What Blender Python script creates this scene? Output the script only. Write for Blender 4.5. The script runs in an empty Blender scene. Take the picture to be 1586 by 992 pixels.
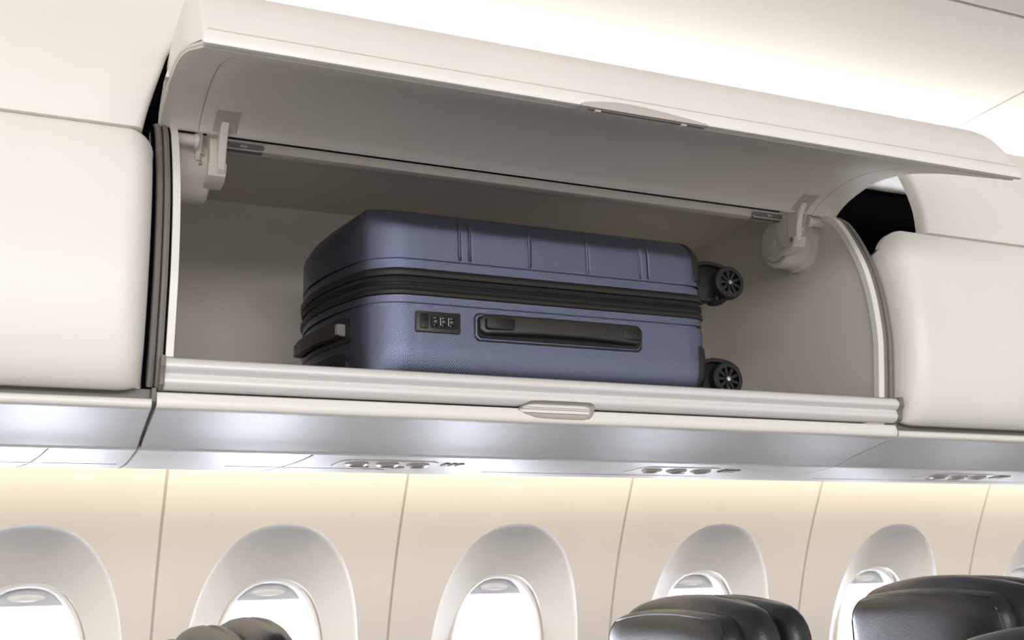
import bpy, bmesh, math, random
from mathutils import Vector, Matrix
random.seed(3)
S = bpy.context.scene
C = S.collection
ZC = 1.30                       # eye height above the cabin floor; heights below are given relative to it

# ------------------------------------------------------------------ camera
cd = bpy.data.cameras.new('camera'); cam = bpy.data.objects.new('camera', cd); C.objects.link(cam)
cd.sensor_width = 36.0; cd.lens = 1733.74 / 1586 * 36.0; cd.clip_start = 0.05
R0 = Vector((0.91526, -0.40173, -0.03028)); R1 = Vector((-0.07216, -0.23742, 0.96872)); R2 = Vector((0.39636, 0.88444, 0.24629))
cam.matrix_world = Matrix(((R0.x, R1.x, -R2.x, 0), (R0.y, R1.y, -R2.y, 0), (R0.z, R1.z, -R2.z, ZC), (0, 0, 0, 1)))
S.camera = cam
cd.dof.use_dof = True; cd.dof.focus_distance = 1.62; cd.dof.aperture_fstop = 9.0
# ------------------------------------------------------------------ view, world
S.view_settings.view_transform = 'Standard'; S.view_settings.look = 'None'
S.view_settings.gamma = 1.0; S.view_settings.exposure = 0.50; S.view_settings.use_curve_mapping = False
W = bpy.data.worlds.new('world'); S.world = W; W.use_nodes = True
bg = W.node_tree.nodes['Background']; bg.inputs[0].default_value = (1.0, 0.975, 0.945, 1); bg.inputs[1].default_value = 0.74

def area(name, loc, look, sx, sy, power, color):
    l = bpy.data.lights.new(name, 'AREA'); l.shape = 'RECTANGLE'; l.size = sx; l.size_y = sy; l.energy = power; l.color = color
    o = bpy.data.objects.new(name, l); C.objects.link(o)
    o.location = (loc[0], loc[1], loc[2] + ZC)
    d = Vector((look[0], look[1], look[2] + ZC)) - o.location
    o.rotation_euler = d.to_track_quat('-Z', 'Y').to_euler()
    return o
# daylight coming in through each window (just outside the panes), LED washes of the ceiling and of the sidewall
WINX = [0.04, 0.54, 1.09, 1.655, 2.235, 2.82]
area('window_daylight', (1.4, 3.15, -0.35), (1.4, 2.2, 0.0), 7.0, 1.3, 105.0, (0.82, 0.88, 1.0))
for wx in WINX:
    area('window_skylight', (wx, 2.90, -0.26), (wx - 0.10, 1.60, 0.22), 0.26, 0.36, 7.5, (0.78, 0.85, 1.0))
CEIL_W = 10.0
# added unseen fill light across the aisle, brightens the bin fronts and suitcase
area('aisle_fill_light', (-0.6, -2.6, 0.75), (0.75, 1.4, 0.40), 4.5, 0.6, 76.0, (1.0, 0.98, 0.965))
area('ceiling_wash', (0.75, 1.80, 0.848), (0.75, 1.66, 1.02), 7.5, 0.05, CEIL_W, (1.0, 0.98, 0.945))
area('sidewall_wash', (1.4, 2.24, 0.335), (1.4, 2.36, 0.14), 7.0, 0.03, 12.0, (1.0, 0.86, 0.66))

# ------------------------------------------------------------------ materials
def mat(name, col, rough=0.5, metal=0.0, bump=0.0, bscale=300.0, var=0.0, coat=0.0, spec=0.5):
    m = bpy.data.materials.new(name); m.use_nodes = True
    nt = m.node_tree; b = nt.nodes['Principled BSDF']
    b.inputs['Base Color'].default_value = (*col, 1); b.inputs['Roughness'].default_value = rough
    b.inputs['Metallic'].default_value = metal; b.inputs['Coat Weight'].default_value = coat
    b.inputs['Specular IOR Level'].default_value = spec
    tc = nt.nodes.new('ShaderNodeTexCoord')
    n = nt.nodes.new('ShaderNodeTexNoise'); n.inputs['Scale'].default_value = bscale; n.inputs['Detail'].default_value = 3
    nt.links.new(tc.outputs['Object'], n.inputs['Vector'])
    if bump > 0:
        bp = nt.nodes.new('ShaderNodeBump'); bp.inputs['Strength'].default_value = bump; bp.inputs['Distance'].default_value = 0.001
        nt.links.new(n.outputs['Fac'], bp.inputs['Height']); nt.links.new(bp.outputs['Normal'], b.inputs['Normal'])
    if var > 0:
        n2 = nt.nodes.new('ShaderNodeTexNoise'); n2.inputs['Scale'].default_value = 6; n2.inputs['Detail'].default_value = 4
        nt.links.new(tc.outputs['Object'], n2.inputs['Vector'])
        r = nt.nodes.new('ShaderNodeValToRGB')
        r.color_ramp.elements[0].color = (*[c * (1 - var) for c in col], 1); r.color_ramp.elements[1].color = (*[min(1, c * (1 + var)) for c in col], 1)
        r.color_ramp.elements[0].position = 0.35; r.color_ramp.elements[1].position = 0.65
        nt.links.new(n2.outputs['Fac'], r.inputs['Fac']); nt.links.new(r.outputs['Color'], b.inputs['Base Color'])
    return m
M = {}
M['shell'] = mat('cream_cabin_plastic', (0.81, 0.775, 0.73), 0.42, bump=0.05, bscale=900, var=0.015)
M['door'] = mat('door_plastic', (0.81, 0.775, 0.73), 0.40, bump=0.05, bscale=900, var=0.015)
M['lining'] = mat('door_lining', (0.76, 0.71, 0.645), 0.5, bump=0.1, bscale=1000, var=0.015)
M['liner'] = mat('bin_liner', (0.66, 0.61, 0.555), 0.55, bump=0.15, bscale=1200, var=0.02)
M['ceiling'] = mat('ceiling_panel', (0.76, 0.735, 0.70), 0.6, bump=0.05, bscale=700)
M['valance'] = mat('valance_satin', (0.62, 0.61, 0.615), 0.42, bump=0.1, bscale=900, var=0.01, spec=0.6)
M['wall'] = mat('sidewall_plastic', (0.68, 0.645, 0.60), 0.55, bump=0.1, bscale=900, var=0.015)
M['gapline'] = mat('joint_filler', (0.20, 0.18, 0.16), 0.8)
M['wallgap'] = mat('sidewall_joint_strip', (0.42, 0.38, 0.34), 0.7)
M['seal'] = mat('grey_rubber_seal', (0.19, 0.168, 0.15), 0.5, bump=0.05)
M['trim'] = mat('cream_edge_trim', (0.80, 0.77, 0.73), 0.35)
M['alu'] = mat('satin_aluminium', (0.74, 0.715, 0.695), 0.36, metal=0.08)
M['dark'] = mat('dark_cavity', (0.004, 0.004, 0.005), 0.95, spec=0.0)  # near-black for gaps and voids, shade put in as colour
M['hinge'] = mat('hinge_moulding', (0.74, 0.69, 0.63), 0.38, spec=0.6)
M['screw'] = mat('steel_screw', (0.7, 0.68, 0.65), 0.25, metal=1.0)
M['latch'] = mat('latch_plastic', (0.50, 0.455, 0.42), 0.3, coat=0.3)
M['pocket'] = mat('latch_pocket', (0.46, 0.425, 0.385), 0.45)
M['carpet'] = mat('grey_carpet', (0.16, 0.16, 0.17), 0.95, bump=0.6, bscale=500)
M['leather'] = mat('black_leather', (0.012, 0.0122, 0.0145), 0.36, bump=0.5, bscale=260, spec=0.6)
M['piping'] = mat('leather_piping', (0.012, 0.012, 0.014), 0.35)
M['blackplastic'] = mat('black_plastic', (0.010, 0.0095, 0.009), 0.42, bump=0.2, bscale=1500, spec=0.35)
M['blackgloss'] = mat('black_smooth_plastic', (0.012, 0.012, 0.012), 0.28)
M['handle'] = mat('charcoal_handle', (0.022, 0.020, 0.018), 0.38, spec=0.4)
M['zip'] = mat('zipper_tape', (0.006, 0.006, 0.007), 0.8)
M['chrome'] = mat('chrome', (0.7, 0.68, 0.66), 0.15, metal=1.0)
M['rubber'] = mat('wheel_rubber', (0.012, 0.0115, 0.011), 0.5, spec=0.35)
M['glass'] = mat('window_glass', (1, 1, 1), 0.03)
M['glass'].node_tree.nodes['Principled BSDF'].inputs['Transmission Weight'].default_value = 1.0
M['glass'].node_tree.nodes['Principled BSDF'].inputs['IOR'].default_value = 1.02
M['shade'] = mat('window_shade', (0.60, 0.60, 0.62), 0.5)
M['ring'] = mat('window_bezel', (0.78, 0.75, 0.71), 0.35)

def lamp_mat(name, col, s):
    m = bpy.data.materials.new(name); m.use_nodes = True; b = m.node_tree.nodes['Principled BSDF']
    b.inputs['Base Color'].default_value = (*col, 1); b.inputs['Emission Color'].default_value = (*col, 1); b.inputs['Emission Strength'].default_value = s
    return m
M['led'] = lamp_mat('led_strip', (1.0, 0.93, 0.80), 1.5)

def suitcase_mat():
    m = bpy.data.materials.new('blue_twill_polycarbonate'); m.use_nodes = True; nt = m.node_tree; b = nt.nodes['Principled BSDF']
    b.inputs['Roughness'].default_value = 0.32; b.inputs['Metallic'].default_value = 1.0
    b.inputs['Specular IOR Level'].default_value = 0.6
    tc = nt.nodes.new('ShaderNodeTexCoord')
    def wave(rot, sc):
        mp = nt.nodes.new('ShaderNodeMapping'); mp.inputs['Rotation'].default_value = rot
        w = nt.nodes.new('ShaderNodeTexWave'); w.wave_type = 'BANDS'; w.bands_direction = 'X'
        w.inputs['Scale'].default_value = sc; w.inputs['Distortion'].default_value = 0.0
        nt.links.new(tc.outputs['Object'], mp.inputs['Vector']); nt.links.new(mp.outputs['Vector'], w.inputs['Vector'])
        return w
    a = wave((0, math.radians(48), 0.5), 140); c = wave((0, math.radians(-42), 0.5), 140)
    mul = nt.nodes.new('ShaderNodeMath'); mul.operation = 'MULTIPLY'
    nt.links.new(a.outputs['Fac'], mul.inputs[0]); nt.links.new(c.outputs['Fac'], mul.inputs[1])
    bp = nt.nodes.new('ShaderNodeBump'); bp.inputs['Strength'].default_value = 0.55; bp.inputs['Distance'].default_value = 0.0006
    nt.links.new(mul.outputs[0], bp.inputs['Height']); nt.links.new(bp.outputs['Normal'], b.inputs['Normal'])
    r = nt.nodes.new('ShaderNodeValToRGB')
    r.color_ramp.elements[0].color = (0.115, 0.131, 0.192, 1); r.color_ramp.elements[1].color = (0.245, 0.272, 0.38, 1)
    nt.links.new(mul.outputs[0], r.inputs['Fac']); nt.links.new(r.outputs['Color'], b.inputs['Base Color'])
    return m
M['blue'] = suitcase_mat()

# ------------------------------------------------------------------ helpers
ORG = {}
def empty(name, loc, label, cat, group=None):
    o = bpy.data.objects.new(name, None); C.objects.link(o); o.empty_display_size = 0.05
    o.location = (loc[0], loc[1], loc[2] + ZC); ORG[o.name] = Vector(o.location)
    o['label'] = label; o['category'] = cat
    if group: o['group'] = group
    return o
def make(name, verts, faces, m, parent=None, smooth=True, kind=None, label=None, ang=35, bevel=0, cat=None):
    """verts in camera-relative heights; parent is an Empty or a part"""
    org = ORG[parent.name] if parent else Vector((0, 0, 0))
    me = bpy.data.meshes.new(name)
    me.from_pydata([(v[0] - org.x, v[1] - org.y, v[2] + ZC - org.z) for v in verts], [], faces)
    bm = bmesh.new(); bm.from_mesh(me); bmesh.ops.remove_doubles(bm, verts=bm.verts, dist=1e-6)
    bmesh.ops.recalc_face_normals(bm, faces=bm.faces)
    if smooth:
        for f in bm.faces: f.smooth = True
        for e in bm.edges:
            if len(e.link_faces) == 2 and e.calc_face_angle(0) > math.radians(ang): e.smooth = False
    bm.to_mesh(me); bm.free(); me.materials.append(m)
    o = bpy.data.objects.new(name, me); C.objects.link(o)
    if parent: o.parent = parent
    ORG[o.name] = org
    if bevel:
        bv = o.modifiers.new('bevel', 'BEVEL'); bv.width = bevel; bv.segments = 3; bv.limit_method = 'ANGLE'; bv.angle_limit = math.radians(40)
    if kind: o['kind'] = kind
    if label: o['label'] = label
    if cat: o['category'] = cat
    return o
class G:                                    # geometry accumulator for one part
    def __init__(s): s.v = []; s.f = []
    def add(s, v, f):
        n = len(s.v); s.v += [tuple(p) for p in v]; s.f += [tuple(i + n for i in q) for q in f]; return s
    def make(s, name, m, parent=None, **k): return make(name, s.v, s.f, m, parent, **k)
def spline(pts, n=6):                       # Catmull-Rom through points (any dimension)
    P = [Vector(p) for p in pts]; out = []
    for i in range(len(P) - 1):
        a = P[i - 1] if i else P[0] * 2 - P[1]; b = P[i]; c = P[i + 1]; d = P[i + 2] if i + 2 < len(P) else P[-1] * 2 - P[-2]
        for k in range(n):
            t = k / n
            out.append(tuple(0.5 * ((2 * b) + (c - a) * t + (2 * a - 5 * b + 4 * c - d) * t * t + (3 * b - a - 3 * c + d) * t ** 3)))
    out.append(tuple(P[-1])); return out
def offset(pr, d):                          # offset an open (y,z) polyline to its left normal
    out = []
    for i, p in enumerate(pr):
        a = pr[max(i - 1, 0)]; b = pr[min(i + 1, len(pr) - 1)]
        ty, tz = b[0] - a[0], b[1] - a[1]; l = math.hypot(ty, tz) or 1
        out.append((p[0] - tz / l * d, p[1] + ty / l * d))
    return out
def extr(poly, x0, x1, g=None):             # closed (y,z) polygon extruded along x
    g = g or G(); n = len(poly)
    v = [(x0, y, z) for y, z in poly] + [(x1, y, z) for y, z in poly]
    f = [(i, (i + 1) % n, n + (i + 1) % n, n + i) for i in range(n)] + [tuple(range(n)), tuple(range(2 * n - 1, n - 1, -1))]
    return g.add(v, f)
def strip(pr, d, x0, x1, g=None):           # polyline given thickness d, extruded
    o = offset(pr, d); return extr(list(pr) + o[::-1], x0, x1, g)
def box(x0, x1, y0, y1, z0, z1, g=None):
    return extr([(y0, z0), (y1, z0), (y1, z1), (y0, z1)], x0, x1, g)
def cyl(p, q, r, n=32, g=None, r2=None):
    g = g or G(); p = Vector(p); q = Vector(q); d = (q - p).normalized(); u = d.orthogonal().normalized(); w = d.cross(u); r2 = r if r2 is None else r2
    v = [p + (u * math.cos(2 * math.pi * i / n) + w * math.sin(2 * math.pi * i / n)) * r for i in range(n)] + [q + (u * math.cos(2 * math.pi * i / n) + w * math.sin(2 * math.pi * i / n)) * r2 for i in range(n)]
    return g.add(v, [(i, (i + 1) % n, n + (i + 1) % n, n + i) for i in range(n)] + [tuple(range(n)), tuple(range(2 * n - 1, n - 1, -1))])
def tube(path, r, n=10, g=None, closed=False):
    g = g or G(); P = [Vector(p) for p in path]; L = len(P); vs = []; up = Vector((0.13, 0.31, 0.94)).normalized()
    for i in range(L):
        a = P[(i - 1) % L] if closed or i else P[i]; b = P[(i + 1) % L] if closed or i < L - 1 else P[i]
        t = (b - a).normalized(); u = t.cross(up); u = u.normalized() if u.length > 1e-3 else t.orthogonal().normalized(); w = t.cross(u)
        vs += [P[i] + (u * math.cos(2 * math.pi * k / n) + w * math.sin(2 * math.pi * k / n)) * r for k in range(n)]
    f = []
    for i in range(L if closed else L - 1):
        j = (i + 1) % L
        f += [(i * n + k, i * n + (k + 1) % n, j * n + (k + 1) % n, j * n + k) for k in range(n)]
    if not closed: f += [tuple(range(n)), tuple(range(L * n - 1, (L - 1) * n - 1, -1))]
    return g.add(vs, f)
def lathe(c, ax, prof, n=40, g=None):       # prof: (along axis, radius)
    g = g or G(); c = Vector(c); ax = Vector(ax).normalized(); u = ax.orthogonal().normalized(); w = ax.cross(u); vs = []
    for a, r in prof: vs += [c + ax * a + (u * math.cos(2 * math.pi * i / n) + w * math.sin(2 * math.pi * i / n)) * max(r, 1e-5) for i in range(n)]
    f = []
    for k in range(len(prof) - 1): f += [(k * n + i, k * n + (i + 1) % n, (k + 1) * n + (i + 1) % n, (k + 1) * n + i) for i in range(n)]
    f += [tuple(range(n)), tuple(range(len(prof) * n - 1, (len(prof) - 1) * n - 1, -1))]
    return g.add(vs, f)
def rrect(cx, cz, hx, hz, r, n=6):          # rounded rectangle outline (a, b)
    out = []
    for sx, sz, a0 in ((1, 1, 0), (-1, 1, 90), (-1, -1, 180), (1, -1, 270)):
        for k in range(n + 1):
            a = math.radians(a0 + 90 * k / n); out.append((cx + sx * (hx - r) + r * math.cos(a), cz + sz * (hz - r) + r * math.sin(a)))
    return out
def prism_y(out, y0, y1, g=None, inset=0.0):  # (x,z) outline pushed along y, front face (y0) slightly smaller
    g = g or G(); n = len(out); cx = sum(p[0] for p in out) / n; cz = sum(p[1] for p in out) / n
    def sc(p, k):
        dx, dz = p[0] - cx, p[1] - cz; l = math.hypot(dx, dz) or 1; return (p[0] - dx / l * k, p[1] - dz / l * k)
    rings = [(y0, inset), (y0 + min(inset, abs(y1 - y0)) * 0.35, inset * 0.3), (y0 + min(inset, abs(y1 - y0)), 0), (y1, 0)] if inset else [(y0, 0), (y1, 0)]
    v = []
    for y, k in rings: v += [(sc(p, k)[0], y, sc(p, k)[1]) for p in out]
    f = [tuple(range(n)), tuple(range(len(v) - 1, len(v) - n - 1, -1))]
    for q in range(len(rings) - 1): f += [(q * n + i, q * n + (i + 1) % n, (q + 1) * n + (i + 1) % n, (q + 1) * n + i) for i in range(n)]
    return g.add(v, f)
def bake_cut(o, cutters):                   # real holes: boolean result frozen into the mesh, cutter removed
    for c in cutters:
        me = bpy.data.meshes.new('t'); me.from_pydata([(v[0] - ORG[o.name].x, v[1] - ORG[o.name].y, v[2] + ZC - ORG[o.name].z) for v in c.v], [], c.f)
        b = bmesh.new(); b.from_mesh(me); bmesh.ops.recalc_face_normals(b, faces=b.faces); b.to_mesh(me); b.free()
        k = bpy.data.objects.new('t', me); C.objects.link(k); k.matrix_world = Matrix.Translation(ORG[o.name])
        md = o.modifiers.new('b', 'BOOLEAN'); md.object = k; md.operation = 'DIFFERENCE'; md.solver = 'EXACT'
        bpy.context.view_layer.update()
        new = bpy.data.meshes.new_from_object(o.evaluated_get(bpy.context.evaluated_depsgraph_get()))
        o.modifiers.remove(md); o.data = new; bpy.data.objects.remove(k)
def struct(name, g, m, **k): return g.make(name, m, kind='structure', **k)

# ------------------------------------------------------------------ room shell
struct('floor', box(-2.2, 5.0, -1.8, 2.66, -1.34, -1.30), M['carpet'], smooth=False)
def ceil_panel(x0, x1, y0=1.292, y1=1.95):
    pr = spline([(y0, 1.0), (1.5, 1.0), (1.72, 0.995), (1.86, 0.965), (1.92, 0.90), (1.935, 0.84)], 6)
    return strip(pr, 0.012, x0, x1)
struct('ceiling', ceil_panel(-2.2, 1.857), M['ceiling'], ang=50)
struct('ceiling', ceil_panel(1.863, 5.0), M['ceiling'], ang=50)
struct('ceiling', strip(spline([(-1.2, 0.93), (0.2, 1.05), (0.9, 1.04), (1.284, 1.0)], 8), 0.012, -2.2, 5.0), M['ceiling'], ang=50)
struct('trim_1', box(-2.2, 5.0, 1.2835, 1.2925, 1.006, 1.012), M['gapline'], smooth=False)
struct('trim_2', box(1.8565, 1.8635, 1.29, 1.9, 1.013, 1.02), M['gapline'], smooth=False)

# sidewall: one moulded panel per window, with the sunken oval around the window
WP = spline([(2.23, 0.48), (2.30, 0.395), (2.365, 0.287), (2.456, 0.11), (2.524, -0.081), (2.565, -0.28), (2.585, -0.5), (2.59, -0.8), (2.58, -1.3)], 14)
ARC = [0.0]
for i in range(1, len(WP)): ARC.append(ARC[-1] + math.hypot(WP[i][0] - WP[i - 1][0], WP[i][1] - WP[i - 1][1]))
def wall_at(s, depth=0.0):                  # s runs downward from the top
    s = min(max(s, 0), ARC[-1] - 1e-6)
    for i in range(1, len(ARC)):
        if s <= ARC[i]: break
    t = (s - ARC[i - 1]) / (ARC[i] - ARC[i - 1]); a, b = WP[i - 1], WP[i]
    y, z = a[0] + (b[0] - a[0]) * t, a[1] + (b[1] - a[1]) * t
    i0, i1 = max(i - 3, 0), min(i + 2, len(WP) - 1)
    ty, tz = WP[i1][0] - WP[i0][0], WP[i1][1] - WP[i0][1]; l = math.hypot(ty, tz); ty /= l; tz /= l
    return y - tz * depth, z + ty * depth   # outward normal
def s_of_z(z):
    for i in range(1, len(WP)):
        if WP[i][1] <= z: t = (z - WP[i - 1][1]) / (WP[i][1] - WP[i - 1][1]); return ARC[i - 1] + t * (ARC[i] - ARC[i - 1])
SC = s_of_z(-0.175)                         # window centre along the profile
SR = SC - s_of_z(0.182)                     # half height of the sunken oval
def sup(a, hx, hs, e):
    c, s = math.cos(a), math.sin(a)
    return hx * math.copysign(abs(c) ** (2 / e), c), hs * math.copysign(abs(s) ** (2 / e), s)
NA = 96
SEAMX = [-0.215, 0.283, 0.797, 1.367, 1.935, 2.523, 3.11]
def wall_panel(x0, x1, cx):
    g = G(); rings = []
    h = 0.0025
    # outer boundary: the panel rectangle, sampled at NA angles
    smin, smax = 0.0, ARC[-1]
    angs = [2 * math.pi * i / NA for i in range(NA)]
    corner = [math.atan2(sv - SC, xv - cx) % (2 * math.pi) for xv in (x0 + h, x1 - h) for sv in (smin, smax)]
    for ca in corner:
        j = min(range(NA), key=lambda q: abs((angs[q] - ca + math.pi) % (2 * math.pi) - math.pi)); angs[j] = ca
    def rect(a):
        c, s = math.cos(a), math.sin(a); t = 1e9
        if c > 1e-9: t = min(t, (x1 - h - cx) / c)
        if c < -1e-9: t = min(t, (x0 + h - cx) / c)
        if s > 1e-9: t = min(t, (smax - SC) / s)
        if s < -1e-9: t = min(t, (smin - SC) / s)
        return c * t, s * t
    def oval(a, hx, hs, e):                 # same direction a, radius of the superellipse
        c, s = abs(math.cos(a)), abs(math.sin(a)); r = ((c / hx) ** e + (s / hs) ** e) ** (-1 / e)
        return math.cos(a) * r, math.sin(a) * r
    RO = (0.192, SR, 2.35); RI = (0.128, 0.236, 2.5)
    seq = []
    for t in (1.0, 0.985, 0.97, 0.6, 0.4, 0.25, 0.12, 0.05): seq.append(('r', t))
    pts = []
    for a in angs:
        R_ = rect(a); O_ = oval(a, *RO); I_ = oval(a, *RI); col = []
        for t in (1.0, 0.994, 0.75, 0.5, 0.3, 0.15, 0.06, 0.02, 0.0): col.append((O_[0] + (R_[0] - O_[0]) * t, O_[1] + (R_[1] - O_[1]) * t, 0.004 if t == 1.0 else 0.0))
        for t in (0.012, 0.03, 0.1, 0.25, 0.45, 0.65, 0.85, 1.0): col.append((O_[0] + (I_[0] - O_[0]) * t, O_[1] + (I_[1] - O_[1]) * t, 0.0035 * min(1, t / 0.03) + 0.052 * t ** 0.9))
        col.append((I_[0] * 0.985, I_[1] * 0.985, 0.075))
        pts.append(col)
    K = len(pts[0]); vs = []
    for col in pts:
        for x, s, d in col:
            y, z = wall_at(SC + s, d); vs.append((cx + x, y, z))
    f = []
    for i in range(NA):
        j = (i + 1) % NA
        for k in range(K - 1): f.append((i * K + k, i * K + k + 1, j * K + k + 1, j * K + k))
    g.add(vs, f)
    return g
def window(n, cx):
    def ring(hx, hs, e, d, m=72):
        out = []
        for i in range(m):
            a = 2 * math.pi * i / m; c, s = abs(math.cos(a)), abs(math.sin(a)); r = ((c / hx) ** e + (s / hs) ** e) ** (-1 / e)
            y, z = wall_at(SC, d); sy = math.sin(a) * r
            i0 = wall_at(SC + 0.1, d); ty, tz = (i0[0] - y) / 0.1, (i0[1] - z) / 0.1
            out.append((cx + math.cos(a) * r, y + ty * sy, z + tz * sy))
        return out
    m = 72
    prof = [(0.1265, 0.2345, 0.060), (0.127, 0.235, 0.054), (0.124, 0.232, 0.050), (0.119, 0.227, 0.0495), (0.115, 0.223, 0.053), (0.1135, 0.2215, 0.064), (0.109, 0.217, 0.072), (0.107, 0.215, 0.095), (0.122, 0.23, 0.096)]
    g = G(); v = []
    for hx, hs, d in prof: v += ring(hx, hs, 2.5, d)
    f = []
    for k in range(len(prof)):
        k2 = (k + 1) % len(prof); f += [(k * m + i, k * m + (i + 1) % m, k2 * m + (i + 1) % m, k2 * m + i) for i in range(m)]
    g.add(v, f); w = g.make('window_%d' % n, M['ring'], kind='structure')
    a = ring(0.112, 0.22, 2.5, 0.098); b = ring(0.112, 0.22, 2.5, 0.101)
    G().add(a + b, [tuple(range(m)), tuple(range(2 * m - 1, m - 1, -1))] + [(i, (i + 1) % m, m + (i + 1) % m, m + i) for i in range(m)]).make('window_pane', M['glass'], w, smooth=False)
    # pulled-up shade: the top slice of the opening
    top = []
    full = [ring(0.108, 0.216, 2.5, d) for d in (0.083, 0.088)]
    cut = -0.178
    g = G(); rows = []
    N2 = 24
    for lay, d in ((0, 0.083), (1, 0.088)):
        y0, z0 = wall_at(SC, d); i0 = wall_at(SC + 0.1, d); ty, tz = (i0[0] - y0) / 0.1, (i0[1] - z0) / 0.1
        for k in range(N2 + 1):
            x = -0.0975 + 0.195 * k / N2
            st = -0.216 * (1 - (abs(x) / 0.108) ** 2.5) ** (1 / 2.5)
            for s in (min(st, cut - 0.0005), cut): rows.append((cx + x, y0 + ty * s, z0 + tz * s))
    n2 = (N2 + 1) * 2; f = []
    for k in range(N2):
        a0 = 2 * k; f += [(a0, a0 + 1, a0 + 3, a0 + 2), (n2 + a0, n2 + a0 + 2, n2 + a0 + 3, n2 + a0 + 1), (a0 + 1, n2 + a0 + 1, n2 + a0 + 3, a0 + 3), (a0, a0 + 2, n2 + a0 + 2, n2 + a0)]
    sh = g.add(rows, f).make('window_shade', M['shade'], w, smooth=False, label='grey pulled-up shade')
    y0, z0 = wall_at(SC, 0.078); i0 = wall_at(SC + 0.1, 0.078); ty, tz = (i0[0] - y0) / 0.1, (i0[1] - z0) / 0.1
    out = []
    hb = []
    for q, dd in ((0.0, 0.006), (0.7, 0.0), (1.0, 0.0)):
        pass
    g = G(); vs = []
    for dd, k in ((0.083, 1.0), (0.078, 0.95), (0.075, 0.6)):
        yy, zz = wall_at(SC, dd)
        for i in range(24):
            a = 2 * math.pi * i / 24; vs.append((cx + 0.038 * k * math.cos(a), yy + ty * (-0.196 + 0.0085 * k * math.sin(a)), zz + tz * (-0.196 + 0.0085 * k * math.sin(a))))
    g.add(vs, [tuple(range(48, 72))] + [(r * 24 + i, r * 24 + (i + 1) % 24, (r + 1) * 24 + (i + 1) % 24, (r + 1) * 24 + i) for r in (0, 1) for i in range(24)])
    g.make('shade_handle', M['trim'], sh)
for i in range(6):
    struct('wall_window_side', wall_panel(SEAMX[i], SEAMX[i + 1], WINX[i]), M['wall'], ang=40)
    window(i + 1, WINX[i])
for i, x in enumerate(SEAMX):
    struct('trim_%d' % (i + 3), strip([wall_at(s, 0.0045) for s in [ARC[-1] * k / 60 for k in range(61)]], -0.004, x - 0.006, x + 0.006), M['wallgap'])
struct('wall_window_side', strip(WP[::2], -0.01, 3.11, 5.0), M['wall'])
struct('wall_window_side', strip(WP[::2], -0.01, -2.2, -0.215), M['wall'])

# near-black sheets behind the bin tops, the void's shade put in as colour
struct('cavity_shade', box(-2.2, 5.0, 1.92, 1.94, 0.745, 0.815, box(-2.2, 5.0, 1.70, 1.94, 0.806, 0.8165)), M['dark'], smooth=False)

# ------------------------------------------------------------------ fascia panels above the doors
FP0 = [(1.430, 0.6205), (1.432, 0.67), (1.446, 0.72), (1.464, 0.763), (1.482, 0.80), (1.505, 0.845), (1.513, 0.863), (1.53, 0.905)]
FP = spline(FP0, 5)
def fascia(label, zlo, xl, xr, ztop):
    """xl, xr: functions of z giving the side edges"""
    g = G(); pr = [p for p in FP if ztop >= p[1] >= zlo]; back = offset(pr, -0.006)
    e = []; n = 40
    def xs(z):
        a, b = xl(z), xr(z); k = [0, .003, .007, .012] ; L = b - a
        return [a + q for q in k] + [a + L * t for t in (0.1, 0.3, 0.5, 0.7, 0.9)] + [b - q for q in reversed(k)]
    dep = [0.007, 0.002, 0.0003, 0.0] + [0] * 5 + [0.0, 0.0003, 0.002, 0.007]
    rows = []; m = len(dep)
    for i, p in enumerate(pr):
        a = pr[max(i - 1, 0)]; b = pr[min(i + 1, len(pr) - 1)]; ty, tz = b[0] - a[0], b[1] - a[1]; l = math.hypot(ty, tz)
        ny, nz = tz / l, -ty / l
        X = xs(p[1]); rows.append([(X[k], p[0] + ny * dep[k], p[1] + nz * dep[k]) for k in range(m)])
    first = [(v[0], v[1] + 0.010, v[2] - 0.0015) for v in rows[0]]; rows.insert(0, first)
    rows.insert(0, [(v[0], v[1] + 0.03, v[2]) for v in first])
    rows.append([(v[0], v[1] + 0.012, v[2] + 0.006) for v in rows[-1]])
    rows.append([(v[0], v[1] + 0.014, v[2] - 0.02) for v in rows[-1]])
    # return flanges at both ends
    full = []
    for r in rows:
        full.append([(r[0][0], r[0][1] + 0.020, r[0][2])] + r + [(r[-1][0], r[-1][1] + 0.020, r[-1][2])])
    m = len(full[0]); vs = [p for r in full for p in r]
    f = [(i * m + k, i * m + k + 1, (i + 1) * m + k + 1, (i + 1) * m + k) for i in range(len(full) - 1) for k in range(m - 1)]
    return g.add(vs, f).make('fascia_panel', M['shell'], label=label, cat='panel', ang=40)
def xl_edge(z):
    P = [(0.60, 0.117), (0.622, 0.121), (0.655, 0.127), (0.697, 0.137), (0.749, 0.150), (0.797, 0.169), (0.845, 0.190), (0.9, 0.21)]
    for a, b in zip(P, P[1:]):
        if z <= b[0]: return a[1] + (b[1] - a[1]) * (z - a[0]) / (b[0] - a[0])
    return P[-1][1]
fascia('cream curved fascia panel above the closed locker door left of the open locker', 0.60, lambda z: -1.08, xl_edge, 0.91)
fm = fascia('cream curved fascia panel directly behind the raised locker door', 0.752, lambda z: xl_edge(z) + 0.008, lambda z: 1.449, 0.866)
fascia('cream curved fascia panel above the closed locker door on the right', 0.60, lambda z: 1.457, lambda z: 2.66, 0.846)
ear = [(p[0] - 0.0026, p[1]) for p in FP if 0.692 <= p[1] <= 0.80]
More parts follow.
